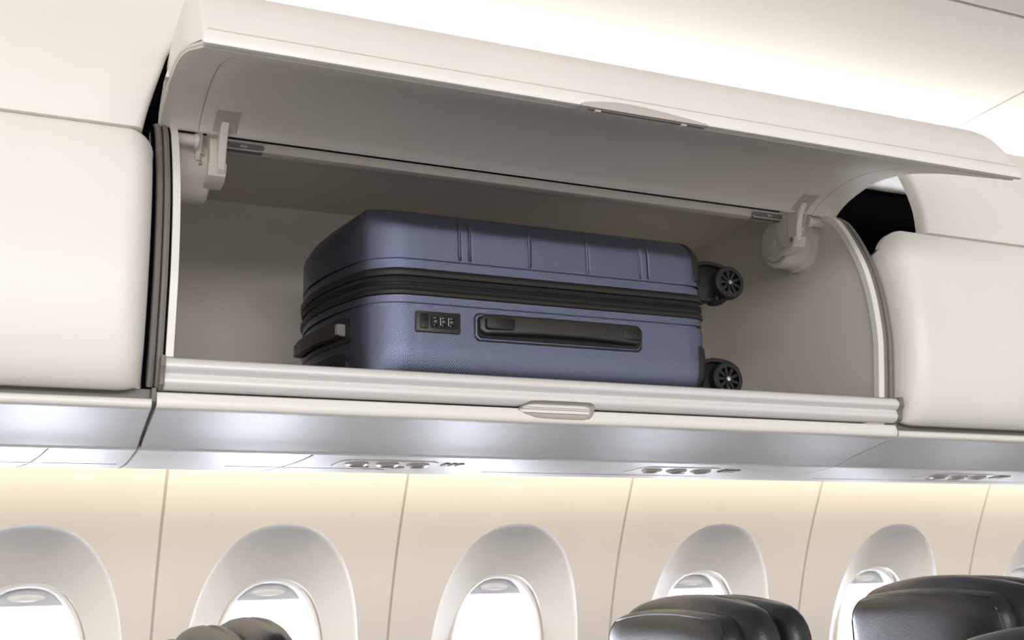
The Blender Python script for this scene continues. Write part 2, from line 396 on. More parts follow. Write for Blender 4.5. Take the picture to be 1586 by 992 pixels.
for k_, (xa, xb) in enumerate([(0.0, 0.0125)]):
    g = G(); vs = []
    for y, z in ear: vs += [(xl_edge(z) + 0.008, y + 0.002, z), (xl_edge(z) + 0.0095, y, z), (xl_edge(z) + 0.017, y, z), (xl_edge(z) + 0.0185, y + 0.002, z), (xl_edge(z) + 0.0185, y + 0.01, z), (xl_edge(z) + 0.008, y + 0.01, z)]
    ORG[fm.name] = Vector((0, 0, 0))
    g.add(vs, [(i * 6 + j, i * 6 + (j + 1) % 6, (i + 1) * 6 + (j + 1) % 6, (i + 1) * 6 + j) for i in range(len(ear) - 1) for j in range(6)] + [tuple(range(6)), tuple(range(len(vs) - 1, len(vs) - 7, -1))]).make('side_tab', M['shell'], fm)
g = G(); vs = []; cb = [p for p in FP if 0.66 <= p[1] <= 0.90]
for y, z in cb: vs += [(xl_edge(z) + 0.0005, y + 0.016, z), (xl_edge(z) + 0.0078, y + 0.016, z), (xl_edge(z) + 0.0078, y + 0.02, z), (xl_edge(z) + 0.0005, y + 0.02, z)]
g.add(vs, [(i * 4 + j, i * 4 + (j + 1) % 4, (i + 1) * 4 + (j + 1) % 4, (i + 1) * 4 + j) for i in range(len(cb) - 1) for j in range(4)] + [(0, 1, 2, 3), tuple(range(len(vs) - 1, len(vs) - 5, -1))]).make('joint_backing', M['dark'], fm)
ls = G(); box(-2.2, 5.0, 1.56, 1.93, 0.817, 0.835, ls)
tr = ls.make('light_trough', M['trim'], label='hidden cream light trough running along the cabin on top of the lockers', cat='light trough', smooth=False)

# ------------------------------------------------------------------ overhead bins
FR = [(1.600, 0.688), (1.560, 0.683), (1.522, 0.664), (1.500, 0.638), (1.477, 0.598), (1.457, 0.552), (1.446, 0.509), (1.441, 0.472), (1.439, 0.423), (1.444, 0.376), (1.452, 0.320)]
FRs = spline(FR, 6)
CP = spline([(1.452, 0.6180), (1.430, 0.6150), (1.412, 0.575), (1.400, 0.52), (1.395, 0.46), (1.396, 0.40), (1.404, 0.345), (1.416, 0.305), (1.430, 0.283), (1.444, 0.2745), (1.458, 0.2745)], 5)
RAIL = spline([(1.470, 0.314), (1.455, 0.3165), (1.441, 0.3165), (1.434, 0.311), (1.433, 0.304), (1.438, 0.2985)], 4) + spline([(1.442, 0.2965), (1.4395, 0.290), (1.440, 0.284), (1.446, 0.2785), (1.455, 0.2765)], 4)
VAL = spline([(1.462, 0.2745), (1.452, 0.2735), (1.448, 0.268), (1.447, 0.2595), (1.450, 0.2535), (1.457, 0.2515)], 4)
VALC = spline([(1.474, 0.2668), (1.456, 0.2655), (1.450, 0.2625), (1.4485, 0.258), (1.451, 0.2535), (1.457, 0.2515)], 4)
VAL2 = spline([(1.457, 0.2515), (1.500, 0.2455), (1.560, 0.2355), (1.614, 0.2235), (1.616, 0.228)], 5)
def closed_door(par, x0, x1, label=None):
    g = G(); rows = []; rad = 0.035
    def ins(d):                              # rounding of the side edges
        if d >= rad: return 0.0
        return rad - math.sqrt(max(rad * rad - (rad - d) ** 2, 0))
    ds = [0, 0.0008, 0.003, 0.007, 0.012, 0.018, 0.025, 0.032, 0.04, 0.08]
    xs = [x0 + d for d in ds] + [x0 + (x1 - x0) * t for t in (0.25, 0.5, 0.75)] + [x1 - d for d in reversed(ds)]
    dd = [ins(d) for d in ds] + [0, 0, 0] + [ins(d) for d in reversed(ds)]
    for i, p in enumerate(CP):
        a = CP[max(i - 1, 0)]; b = CP[min(i + 1, len(CP) - 1)]; ty, tz = b[0] - a[0], b[1] - a[1]; l = math.hypot(ty, tz)
        ny, nz = -tz / l, ty / l             # inward
        r = [(x, p[0] + ny * d * 0.8 + d * 0.4, p[1] + nz * d * 0.35) for x, d in zip(xs, dd)]
        zb = p[1] - max(0, p[1] - 0.50) * 0.36; r = [(q[0], q[1], q[2] - max(0, p[1] - 0.5) * 0.15 * (e_ / 0.035)) for q, e_ in zip(r, dd)]
        rows.append([(x0, 1.49, zb)] + r + [(x1, 1.49, zb)])
    m = len(rows[0]); vs = [p for r in rows for p in r]
    g.add(vs, [(i * m + k, i * m + k + 1, (i + 1) * m + k + 1, (i + 1) * m + k) for i in range(len(rows) - 1) for k in range(m - 1)])
    return g.make('door', M['door'], par, ang=45)
def bin_shell(par, x0, x1):
    g = G()
    side = [(y + 0.004, z) for y, z in FRs] + [(1.455, 0.285), (1.999, 0.285), (1.999, 0.745), (1.604, 0.745)]
    extr(side, x0 - 0.006, x0, g); extr(side, x1, x1 + 0.006, g)
    extr([(1.455, 0.288), (1.99, 0.288), (1.99, 0.296), (1.455, 0.296)], x0, x1, g)       # floor
    extr([(1.985, 0.29), (1.997, 0.29), (1.997, 0.742), (1.985, 0.742)], x0, x1, g)       # back
    extr([(1.604, 0.736), (1.99, 0.736), (1.99, 0.744), (1.604, 0.744)], x0, x1, g)       # ceiling
    return g
def valance(par, x0, x1):
    strip(VALC, 0.005, x0, x1).make('lower_trim', M['trim'], par)
    strip(VAL2, 0.005, x0, x1).make('valance', M['valance'], par)
# --- closed neighbours
bl = empty('overhead_bin', (-0.46, 1.46, 0.25), 'closed cream overhead locker left of the open one', 'overhead bin', 'overhead lockers')
closed_door(bl, -1.06, 0.1375)
valance(bl, -1.06, 0.1505)
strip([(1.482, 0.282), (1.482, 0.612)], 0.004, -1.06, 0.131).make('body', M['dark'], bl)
strip([(1.474, 0.2640), (1.474, 0.2800)], 0.004, -1.06, 0.15).make('door_gap_shade', M['seal'], bl)  # dark strip colours in the shade of the gap under the door
br = empty('overhead_bin', (1.97, 1.46, 0.25), 'closed cream overhead locker right of the open one', 'overhead bin', 'overhead lockers')
closed_door(br, 1.3655, 2.60)
valance(br, 1.3555, 2.60)
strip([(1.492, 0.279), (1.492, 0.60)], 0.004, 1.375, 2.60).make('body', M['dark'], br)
strip([(1.474, 0.2640), (1.474, 0.2800)], 0.004, 1.357, 2.60).make('door_gap_shade', M['seal'], br)  # same painted gap shade under the right door

# --- open bin
ob = empty('overhead_bin', (0.75, 1.46, 0.25), 'open overhead locker with raised door holding a blue suitcase', 'overhead bin', 'overhead lockers')
BX0, BX1 = 0.172, 1.330
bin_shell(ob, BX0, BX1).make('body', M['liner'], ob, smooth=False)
# header beam above the opening; dark strip paints in the joint's shade
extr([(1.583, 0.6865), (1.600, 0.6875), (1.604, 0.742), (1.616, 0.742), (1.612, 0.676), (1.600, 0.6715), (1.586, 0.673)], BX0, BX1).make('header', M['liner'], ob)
box(BX0, BX1, 1.5975, 1.5995, 0.6885, 0.742).make('header_joint_shade', M['dark'], ob, smooth=False)
for x_ in (0.1535, 1.3530):
    extr([(1.4525, 0.279), (1.4535, 0.262), (1.460, 0.257), (1.56, 0.242), (1.612, 0.234), (1.612, 0.25), (1.47, 0.28)], x_ - 0.0029, x_ + 0.0024).make('joint_backing', M['gapline'], ob)
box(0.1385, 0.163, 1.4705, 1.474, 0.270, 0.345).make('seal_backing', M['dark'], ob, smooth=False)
# edge trims of the two cheeks
def cheek_trim(x0, x1):
    g = G(); a = [(y - 0.0, z) for y, z in FRs if z > 0.312]; inner = offset(a, 0.012)
    return extr([(y, z) for y, z in a] + inner[::-1], x0, x1, g)
cheek_trim(0.165, 0.1745).make('edge_trim', M['trim'], ob, label='cream edge trim')
cheek_trim(1.3245, 1.336).make('edge_trim', M['trim'], ob, label='cream edge trim')
# thin bead further in on the cheek
# rubber seals: two ribs side by side
def seal(x0, x1, dy, top):
    a = [(y + dy, z) for y, z in FRs if z < top and z > 0.30] + [(1.456 + dy, 0.295), (1.463 + dy, 0.281)]
    g = G(); w = (x1 - x0) / 2
    for k in range(2):
        c = x0 + w * (k + 0.5); hw = w / 2 - 0.0004
        n = len(a); vs = []; sec = [(-hw, 0.03), (-hw, 0.004), (-hw * 0.75, 0.001), (0, -0.0005), (hw * 0.75, 0.001), (hw, 0.004), (hw, 0.03)]
        for i, p in enumerate(a):
            q0 = a[max(i - 1, 0)]; q1 = a[min(i + 1, n - 1)]; ty, tz = q1[0] - q0[0], q1[1] - q0[1]; l = math.hypot(ty, tz); ny, nz = -tz / l, ty / l
            vs += [(c + sx, p[0] + ny * d, p[1] + nz * d) for sx, d in sec]
        m = len(sec)
        f = [(i * m + j, i * m + (j + 1) % m, (i + 1) * m + (j + 1) % m, (i + 1) * m + j) for i in range(n - 1) for j in range(m)] + [tuple(range(m)), tuple(range(n * m - 1, (n - 1) * m - 1, -1))]
        g.add(vs, f)
    return g
seal(0.1435, 0.1625, -0.002, 0.69).make('seal', M['seal'], ob, label='grey rubber seal')
seal(1.3385, 1.3625, 0.004, 0.69).make('seal', M['seal'], ob, label='grey rubber seal')
strip([(y + 0.014, z) for y, z in FRs if z > 0.29], -0.004, 0.139, 0.166).make('seal_channel', M['dark'], ob)
strip([(y + 0.014, z) for y, z in FRs if z > 0.29], -0.004, 1.335, 1.366).make('seal_channel', M['dark'], ob)
# front rail, latch pocket cut through it and the trim below
PX0, PX1 = 0.654, 0.776
def pocket_out(k):
    P = []
    # left end pointed low-round, right end square-round
    base = [(PX0, 0.2725), (PX0 + 0.006, 0.2785), (PX0 + 0.018, 0.2835), (PX0 + 0.035, 0.2845), (PX0 + 0.08, 0.2845), (PX1 - 0.008, 0.2842), (PX1 - 0.001, 0.2815), (PX1, 0.2765), (PX1 - 0.002, 0.266), (PX1 - 0.008, 0.2605), (PX1 - 0.02, 0.2588), (PX0 + 0.05, 0.2588), (PX0 + 0.028, 0.2600), (PX0 + 0.012, 0.2645), (PX0 + 0.003, 0.2695)]
    cx = sum(p[0] for p in base) / len(base); cz = sum(p[1] for p in base) / len(base)
    return [(cx + (p[0] - cx) * (1 - k / 0.06), cz + (p[1] - cz) * (1 - k / 0.0125)) for p in base]
cut = prism_y(pocket_out(0), 1.42, 1.454)
rail = strip(RAIL, 0.004, 0.1635, 1.349).make('rail', M['alu'], ob, label='satin metal rail'); bake_cut(rail, [cut])
lt = strip(VAL, 0.005, 0.1565, 1.3505).make('lower_trim', M['trim'], ob); bake_cut(lt, [cut])
strip(VAL2, 0.005, 0.1565, 1.3505).make('valance', M['valance'], ob)
# pocket bowl
g = G(); vs = []; rings = [(0, 1.4425), (0.0002, 1.446), (0.0012, 1.451), (0.004, 1.4545), (0.0085, 1.456)]; m = 15
for k, y in rings: vs += [(x, y + (0.0 if z > 0.272 else 0.0045) * (1 if k < 0.001 else 0.3), z) for x, z in pocket_out(k)]
g.add(vs, [(r * m + i, r * m + (i + 1) % m, (r + 1) * m + (i + 1) % m, (r + 1) * m + i) for r in range(4) for i in range(m)] + [tuple(range(4 * m, 5 * m))])
pk = g.make('latch_pocket', M['pocket'], ob, label='recessed latch pocket')
box(PX0 + 0.008, PX1 - 0.006, 1.4505, 1.4535, 0.2735, 0.2755).make('pocket_lip', M['liner'], pk, smooth=False)
# grey end caps of the rail
for x0, x1 in ((1.3492, 1.3575), (0.1575, 0.1633)):
    extr([(1.4315, 0.318), (1.47, 0.318), (1.47, 0.2765), (1.452, 0.2755), (1.438, 0.281), (1.436, 0.296), (1.430, 0.304)], x0, x1).make('rail_end_cap', M['seal'], ob, bevel=0.001, label='dark grey rail end cap')

# open door: thick shell, hinge edge inboard of the header, lip towards the aisle
DI = spline([(1.540, 0.671), (1.518, 0.684), (1.48, 0.695), (1.425, 0.700), (1.36, 0.691), (1.28, 0.663), (1.20, 0.627), (1.130, 0.5945)], 7)
DO = spline([(1.1245, 0.5955), (1.1240, 0.6035), (1.1330, 0.6210), (1.149, 0.6480), (1.180, 0.6860), (1.235, 0.722), (1.31, 0.742), (1.40, 0.744), (1.48, 0.728), (1.535, 0.700), (1.545, 0.680)], 6)
dg = G(); poly = DI + DO
xs = [0.1500, 0.1512, 0.1535] + [0.16 + 1.18 * t / 8 for t in range(9)] + [1.3465, 1.3488, 1.35]
def shrink(poly, k):
    cy, cz = 1.33, 0.695; out = []
    n = len(poly)
    for i, p in enumerate(poly):
        a = poly[i - 1]; b = poly[(i + 1) % n]; ty, tz = b[0] - a[0], b[1] - a[1]; l = math.hypot(ty, tz) or 1
        out.append((p[0] - tz / l * -k * -1, p[1] + ty / l * -k))
    return out
n = len(poly); vs = []
def sgn_area(p): return sum(p[i - 1][0] * p[i][1] - p[i][0] * p[i - 1][1] for i in range(len(p)))
sg = 1 if sgn_area(poly) > 0 else -1
def inset_poly(p, k):
    out = []
    for i in range(len(p)):
        a = p[i - 1]; b = p[(i + 1) % len(p)]; ty, tz = b[0] - a[0], b[1] - a[1]; l = math.hypot(ty, tz) or 1
        out.append((p[i][0] - tz / l * k * sg, p[i][1] + ty / l * k * sg))
    return out
for j, x in enumerate(xs):
    k = {0: 0.0030, 1: 0.0009, 2: 0}.get(j, {0: 0.0030, 1: 0.0009, 2: 0}.get(len(xs) - 1 - j, 0))
    vs += [(x, y, z) for y, z in inset_poly(poly, k)]
f = [(j * n + i, j * n + (i + 1) % n, (j + 1) * n + (i + 1) % n, (j + 1) * n + i) for j in range(len(xs) - 1) for i in range(n)] + [tuple(range(n)), tuple(range(len(vs) - 1, len(vs) - n - 1, -1))]
door = dg.add(vs, f).make('door', M['door'], ob, ang=40, label='raised cream door')
# inner lining panel, slightly proud, leaving a fine joint near each end
DIl = [p for p in DI]
lin = offset(DIl, -0.0); inn = offset(DIl, 0.0022)
def liner(x0, x1, name='door_lining'):
    best = inn if inn[10][1] < DIl[10][1] else offset(DIl, -0.0022)
    return extr([(y, z) for y, z in DIl[1:-1]] + best[1:-1][::-1], x0, x1)
liner(0.2055, 1.2925).make('door_lining', M['lining'], door, label='grey-beige inner lining')
liner(0.1535, 0.2040).make('door_lining', M['lining'], door, label='narrow inner lining strip')
liner(1.2940, 1.3465).make('door_lining', M['lining'], door, label='narrow inner lining strip')
# fine bead running just above the lip
strip([(1.1285, 0.6145), (1.1325, 0.6215)], 0.0012, 0.156, 1.344).make('lip_bead', M['door'], door)
# lens-shaped pull on the lip
g = G(); LX0, LX1 = 0.606, 0.790; N = 40; top = []; bot = []
def arch(t): return 0.0225 * (math.sin(math.pi * t ** 0.72) ** 0.62 if 0 < t < 1 else 0)
rows = []
for lay in range(7):
    q = lay / 6; row = []
    for k in range(N + 1):
        t = k / N; h = arch(t) * (1 - q) if lay < 6 else 0
        a = arch(t) * (1 - q)
        y = 1.1235 + 0.0125 * (a / 0.0225) - 0.0045 * math.sin(math.pi * min(1, (1 - q) * 1.0)) * (arch(t) / 0.0225) - (0.0015 if lay not in (0,) else 0)
        row.append((LX0 + (LX1 - LX0) * t, y, 0.5935 + a))
    rows.append(row)
rows.append([(p[0], p[1] + 0.012, p[2] - 0.001) for p in rows[-1]])
vs = [p for r in rows for p in r]; m = N + 1
g.add(vs, [(i * m + k, i * m + k + 1, (i + 1) * m + k + 1, (i + 1) * m + k) for i in range(len(rows) - 1) for k in range(m - 1)])
ha = g.make('door_pull', M['latch'], door, label='glossy beige lens-shaped door pull', ang=50)
top = [(LX0 + (LX1 - LX0) * k / N, 1.1225 + 0.0125 * arch(k / N) / 0.0225, 0.5945 + arch(k / N)) for k in range(N + 1)]
tube(top, 0.0009, 6).make('pull_rim', M['latch'], ha)
box(LX0 + 0.012, LX1 - 0.004, 1.1245, 1.129, 0.5918, 0.5926).make('pull_shadow_gap', M['gapline'], ha, smooth=False)
for x in (0.626, 0.751): box(x, x + 0.008, 1.1240, 1.130, 0.5895, 0.5920).make('latch_tab', M['latch'], ha, bevel=0.0005)

# striker slots in the header
for x0, x1 in ((0.247, 0.309), (1.196, 1.270)):
    s = prism_y(rrect((x0 + x1) / 2, 0.6765, (x1 - x0) / 2, 0.0052, 0.004), 1.5815, 1.596).make('striker_slot', M['gapline'], ob, label='dark striker slot')
    q = [(x, 1.5812, z) for x, z in rrect((x0 + x1) / 2, 0.6765, (x1 - x0) / 2, 0.0052, 0.004)]
    tube([p for p in q if p[2] < 0.6765], 0.0008, 6).make('slot_rim', M['trim'], s)
    box((x0 + x1) / 2 - 0.006, (x0 + x1) / 2 + 0.005, 1.5795, 1.583, 0.6745, 0.6785).make('striker', M['screw'], s, bevel=0.0006)

# hinges, built for the right cheek; sgn -1 mirrors to the left one
def hinge(par, wall_x, s):
    X = lambda d: wall_x - s * d            # d = distance from cheek into the bin
    c = (1.620, 0.641)
    hp = lathe((X(0), c[0], c[1]), (-s, 0, 0), [(0, 0.0), (0, 0.052), (0.012, 0.052), (0.015, 0.047), (0.056, 0.047), (0.059, 0.044), (0.059, 0.0)]).make('hinge', M['hinge'], par, ang=30, label='beige round lift-assist hinge')
    lathe((X(0.058), c[0] + 0.004, c[1] + 0.002), (-s, 0, 0), [(0, 0.036), (0.0035, 0.035), (0.0045, 0.032), (0.0045, 0.0)]).make('hinge_cap', M['hinge'], hp)
    lathe((X(0.0615), c[0] + 0.006, c[1]), (-s, 0, 0), [(0, 0.011), (0.004, 0.010), (0.0045, 0.0)]).make('hinge_boss', M['hinge'], hp)
    # cast bracket between drum and header
    br_ = [(1.603, 0.672), (1.598, 0.690), (1.575, 0.693), (1.556, 0.674), (1.548, 0.642), (1.553, 0.622), (1.575, 0.614), (1.592, 0.622), (1.600, 0.640)]
    tube([(X(0.0592), c[0] + 0.0375 * math.cos(2 * math.pi * k / 40), c[1] + 0.0375 * math.sin(2 * math.pi * k / 40)) for k in range(40)], 0.0007, 6, closed=True).make('cap_joint', M['gapline'], hp)
    extr(br_, X(0.052), X(0.069)).make('hinge_bracket', M['hinge'], hp, bevel=0.003)
    # swing arm to the door
    ar = [(1.508, 0.6965), (1.522, 0.702), (1.545, 0.690), (1.562, 0.668), (1.567, 0.640), (1.560, 0.618), (1.550, 0.612), (1.541, 0.620), (1.536, 0.645), (1.527, 0.668), (1.513, 0.684)]
    arm = extr(ar, X(0.062), X(0.074)).make('hinge_arm', M['hinge'], hp, bevel=0.0025)
    lathe((X(0.074), 1.553, 0.624), (-s, 0, 0), [(0, 0.0055), (0.002, 0.005), (0.0025, 0)]).make('pivot_screw', M['screw'], arm)
    ar2 = [(1.545, 0.688), (1.556, 0.690), (1.570, 0.668), (1.578, 0.645), (1.570, 0.640), (1.560, 0.655)]
    extr(ar2, X(0.034), X(0.042)).make('hinge_link', M['hinge'], hp, bevel=0.0015)
    extr([(1.541, 0.628), (1.549, 0.612), (1.562, 0.606), (1.592, 0.606), (1.590, 0.613), (1.566, 0.614), (1.556, 0.620), (1.549, 0.632)], X(0.050), X(0.076)).make('hinge_stop', M['hinge'], hp, bevel=0.0015)
    # torque tube and its bush
    lathe((X(0.0), 1.556, 0.664), (-s, 0, 0), [(0, 0.0085), (0.030, 0.0085), (0.030, 0.0115), (0.036, 0.0115), (0.036, 0.0)]).make('torque_tube', M['hinge'], hp)
    for (y, z) in ((1.566, 0.652), (1.572, 0.638)):
        lathe((X(0.040), y, z), (-s, 0, 0), [(0, 0.004), (0.004, 0.0035), (0.0045, 0)], 16).make('screw', M['screw'], hp)
    # bracket plate let into the door lining
    pl = [p for p in DI if 1.492 < p[0] < 1.536]; pl2 = offset(pl, 0.0032 if offset(pl, 0.001)[2][1] < pl[2][1] else -0.0032)
    extr(pl + pl2[::-1], X(0.052), X(0.086)).make('door_bracket', M['latch'], door, bevel=0.0008)
    return hp
hinge(ob, BX1, 1)
hinge(ob, BX0, -1)

# ------------------------------------------------------------------ service panels under the bins
SP = [(1.620, 0.2275), (1.620, 0.2225), (1.70, 0.2215), (1.80, 0.2245), (1.90, 0.2315), (1.955, 0.2375), (1.96, 0.244)]
def service(x0, x1, label):
    e = empty('service_panel', ((x0 + x1) / 2, 1.79, 0.225), label, 'service panel', 'service panels under the lockers')
    sp = spline(SP[1:-1], 5)
    strip([SP[0]] + sp + [SP[-1]], 0.004, x0, x1).make('panel', M['valance'], e)
    def zat(y):
        for a, b in zip(sp, sp[1:]):
            if a[0] <= y <= b[0]: return a[1] + (b[1] - a[1]) * (y - a[0]) / (b[0] - a[0])
        return sp[-1][1]
    return e, zat
def psu_backing(e, x): extr([(1.622, 0.2285), (1.70, 0.2275), (1.80, 0.2305), (1.90, 0.2375), (1.953, 0.243), (1.953, 0.252), (1.622, 0.252)], x - 0.006, x + 0.006).make('joint_backing', M['gapline'], e)
def line_x(e, zat, x0, x1, y):              # fine joint along the cabin
    box(x0, x1, y - 0.0008, y + 0.0008, zat(y) - 0.0006, zat(y) + 0.001).make('joint', M['gapline'], e, smooth=False)
def line_y(e, zat, x0, y0, x1, y1):
    v = []; n = 10
    for k in range(n + 1):
        x = x0 + (x1 - x0) * k / n; y = y0 + (y1 - y0) * k / n; z = zat(y)
        v += [(x - 0.001, y, z - 0.0006), (x + 0.001, y, z - 0.0006), (x + 0.001, y, z + 0.001), (x - 0.001, y, z + 0.001)]
    f = [(4 * k + j, 4 * k + (j + 1) % 4, 4 * k + 4 + (j + 1) % 4, 4 * k + 4 + j) for k in range(n) for j in range(4)] + [(0, 1, 2, 3), (4 * n + 3, 4 * n + 2, 4 * n + 1, 4 * n)]
    G().add(v, f).make('joint', M['gapline'], e, smooth=False)
def unit(e, zat, x):                        # reading lights, gaspers and call buttons
    z = zat(1.70)
    u = prism = G()
    out = rrect(x, 1.705, 0.080, 0.045, 0.02)
    n = len(out)
    base = G().add([(p[0], p[1], zat(p[1]) - 0.0015) for p in out] + [(p[0], p[1], zat(p[1]) + 0.002) for p in out], [tuple(range(n)), tuple(range(2 * n - 1, n - 1, -1))] + [(i, (i + 1) % n, n + (i + 1) % n, n + i) for i in range(n)]).make('reading_light_unit', M['alu'], e)
    for dx in (-0.05, 0.0, 0.05):
        lathe((x + dx, 1.690, zat(1.69)), (0, 0, -1), [(0, 0.019), (0.004, 0.018), (0.006, 0.013), (0.0035, 0.010), (0.0035, 0.0)], 24).make('air_vent', M['latch'], base)
    for dx in (-0.03, 0.03):
        lathe((x + dx, 1.732, zat(1.732)), (0, 0, -1), [(0, 0.012), (0.0035, 0.011), (0.0042, 0.008), (0.003, 0.0)], 20).make('reading_light', M['pocket'], base)
    for k in range(3):
        box(x + 0.092 + k * 0.012, x + 0.099 + k * 0.012, 1.672, 1.70, zat(1.69) - 0.0022, zat(1.69)).make('seat_sign', M['seal'], e, smooth=False, label='small dark sign')
e1, z1 = service(-1.06, 0.1505, 'grey service panel under the closed locker left of the open one')
line_x(e1, z1, -1.06, 0.14, 1.79); line_y(e1, z1, 0.038, 1.625, 0.0, 1.95)
e2, z2 = service(0.1545, 1.3505, 'grey service panel with reading lights under the open locker')
line_x(e2, z2, 0.30, 0.56, 1.785); line_y(e2, z2, 0.40, 1.625, 0.375, 1.95); line_x(e2, z2, 0.74, 1.2, 1.80)
psu_backing(e2, 0.1605); psu_backing(e2, 1.3445); unit(e2, z2, 0.535); unit(e2, z2, 1.065)
e3, z3 = service(1.3545, 2.60, 'grey service panel with reading lights under the right closed locker')
unit(e3, z3, 1.72); line_x(e3, z3, 1.45, 2.5, 1.80)
# LED strip feeding the sidewall wash
box(-2.1, 4.9, 2.19, 2.23, 0.334, 0.344).make('light_strip', M['led'], label='warm LED light strip hidden above the window wall edge', cat='light strip', smooth=False)

# ------------------------------------------------------------------ suitcase
SX0, SX1, SY0, SY1 = 0.437, 1.008, 1.478, 1.800
sc = empty('suitcase', (0.72, 1.63, 0.297), 'navy blue textured hard-shell suitcase lying on its side in the open locker', 'suitcase')
def plan(off=0.0):
    ctrl = [(0.437, 1.54), (0.449, 1.503), (0.478, 1.483), (0.515, 1.478)]
    P = []
    P += spline([(0.404, 1.72), (0.402, 1.66), (0.414, 1.59), (0.437, 1.525), (0.458, 1.497), (0.487, 1.481), (0.520, 1.478)], 10)
    n = 220
    n = 420
    for k in range(1, n): P.append((0.520 + (0.972 - 0.520) * k / n, 1.478))
    P += spline([(0.972, 1.478), (0.993, 1.481), (1.006, 1.492), (1.010, 1.512), (1.013, 1.60), (1.013, 1.70), (1.008, 1.765), (0.994, 1.790), (0.965, 1.80)], 7)
    for k in range(1, 20): P.append((0.965 - (0.965 - 0.48) * k / 20, 1.80))
    P += spline([(0.48, 1.80), (0.442, 1.792), (0.416, 1.765), (0.404, 1.72)], 8)[:-1]
    return P
PL = plan()
NP = len(PL)
NRM = []
for i in range(NP):
    a = PL[i - 1]; b = PL[(i + 1) % NP]; tx, ty = b[0] - a[0], b[1] - a[1]; l = math.hypot(tx, ty); NRM.append((-ty / l, tx / l))
if (PL[60][0] + NRM[60][0] * 0.01, PL[60][1] + NRM[60][1] * 0.01)[1] > PL[60][1]: NRM = [(-a, -b) for a, b in NRM]   # outward
def loop(z, off, gfun=None):
    out = []
    for i, (p, nn) in enumerate(zip(PL, NRM)):
        o = max(off, 0.0) + (gfun(p) if gfun else 0); t = -min(off, 0.0) / 0.047
        qx = min(max(p[0], 0.455), 0.966); qy = min(max(p[1], 1.525), 1.753)
        out.append((p[0] + (qx - p[0]) * t + nn[0] * o, p[1] + (qy - p[1]) * t + nn[1] * o, z))
    return out
def loft(levels, cap_lo=False, cap_hi=False):
    g = G(); vs = []
    for L_ in levels: vs += L_
    f = [(k * NP + i, k * NP + (i + 1) % NP, (k + 1) * NP + (i + 1) % NP, (k + 1) * NP + i) for k in range(len(levels) - 1) for i in range(NP)]
    if cap_lo: f.append(tuple(range(NP)))
    if cap_hi: f.append(tuple(range((len(levels) - 1) * NP + NP - 1, (len(levels) - 1) * NP - 1, -1)))
    return g.add(vs, f)
GV = [(0.5815, 0.0026), (0.5975, 0.0026), (0.6955, 0.0030), (0.795, 0.0032), (0.889, 0.0026), (0.903, 0.0016)]
RAISE = [(0.5815, 0.5975, 0.0012), (0.889, 0.903, 0.0010)]
def groove(p):
    if p[1] > 1.49: return 0.0
    d = 0.0
    for x, w in GV:
        t = abs(p[0] - x)
        if t < w: d -= 0.0042 * (1 - (t / w) ** 2)
    return d
TOP = 0.577; RT_ = 0.042
def corner(k, n, zc, r, sgn):                # quarter round: returns (z, offset)
    a = math.pi / 2 * k / n; return zc + sgn * r * math.sin(a), -r * (1 - math.cos(a))
up = [loop(0.4785, 0.0), loop(0.4885, 0.0), loop(0.4890, -0.0045), loop(0.4930, -0.0045), loop(0.4935, 0.0)]
for z in (0.4945, 0.4965): up.append(loop(z, 0.0))
up.append(loop(0.4985, 0.0, groove))
for k in range(1, 5): up.append(loop(0.4985 + (TOP - RT_ - 0.4985) * k / 5, 0.0, groove))
for k in range(0, 11):
    z, o = corner(k, 11, TOP - RT_, RT_, 1); up.append(loop(z, o, lambda p, kk=k: groove(p) * (1 - kk / 13)))
# flat top continues inward to a slightly domed lid
loft(up, cap_hi=True).make('upper_shell', M['blue'], sc, ang=60)
BOT = 0.2975
lo = []
for k in range(0, 12):
    z, o = corner(11 - k, 11, 0, 0.047, -1); lo.append(loop(BOT + 0.066 + z * 0.066 / 0.047, o))
for z in (0.37, 0.385, 0.40, 0.415): lo.append(loop(z, 0.0))
lo += [loop(0.4220, 0.0), loop(0.4225, -0.0045), loop(0.4265, -0.0045), loop(0.427, 0.0), loop(0.4375, 0.0)]
loft(lo, cap_lo=True).make('lower_shell', M['blue'], sc, ang=60)
# black band: two rubber welts with the zipper between
def welt(z0, z1, b):
    zs = [z0, z0 + (z1 - z0) * .12, z0 + (z1 - z0) * .4, z0 + (z1 - z0) * .7, z1 - (z1 - z0) * .1, z1]; os_ = [0.0, b * .7, b, b, b * .7, -0.004]
    return loft([loop(z0, -0.004)] + [loop(z, o) for z, o in zip(zs, os_)])
welt(0.4655, 0.4785, 0.0035).make('welt', M['blackplastic'], sc)
welt(0.4375, 0.4475, 0.0035).make('welt', M['blackplastic'], sc)
zt = loft([loop(0.446, -0.003), loop(0.4475, -0.0008), loop(0.4555, 0.0006), loop(0.4563, -0.001), loop(0.4572, 0.0006), loop(0.466, -0.0008), loop(0.467, -0.003)]).make('zipper_tape', M['zip'], sc)
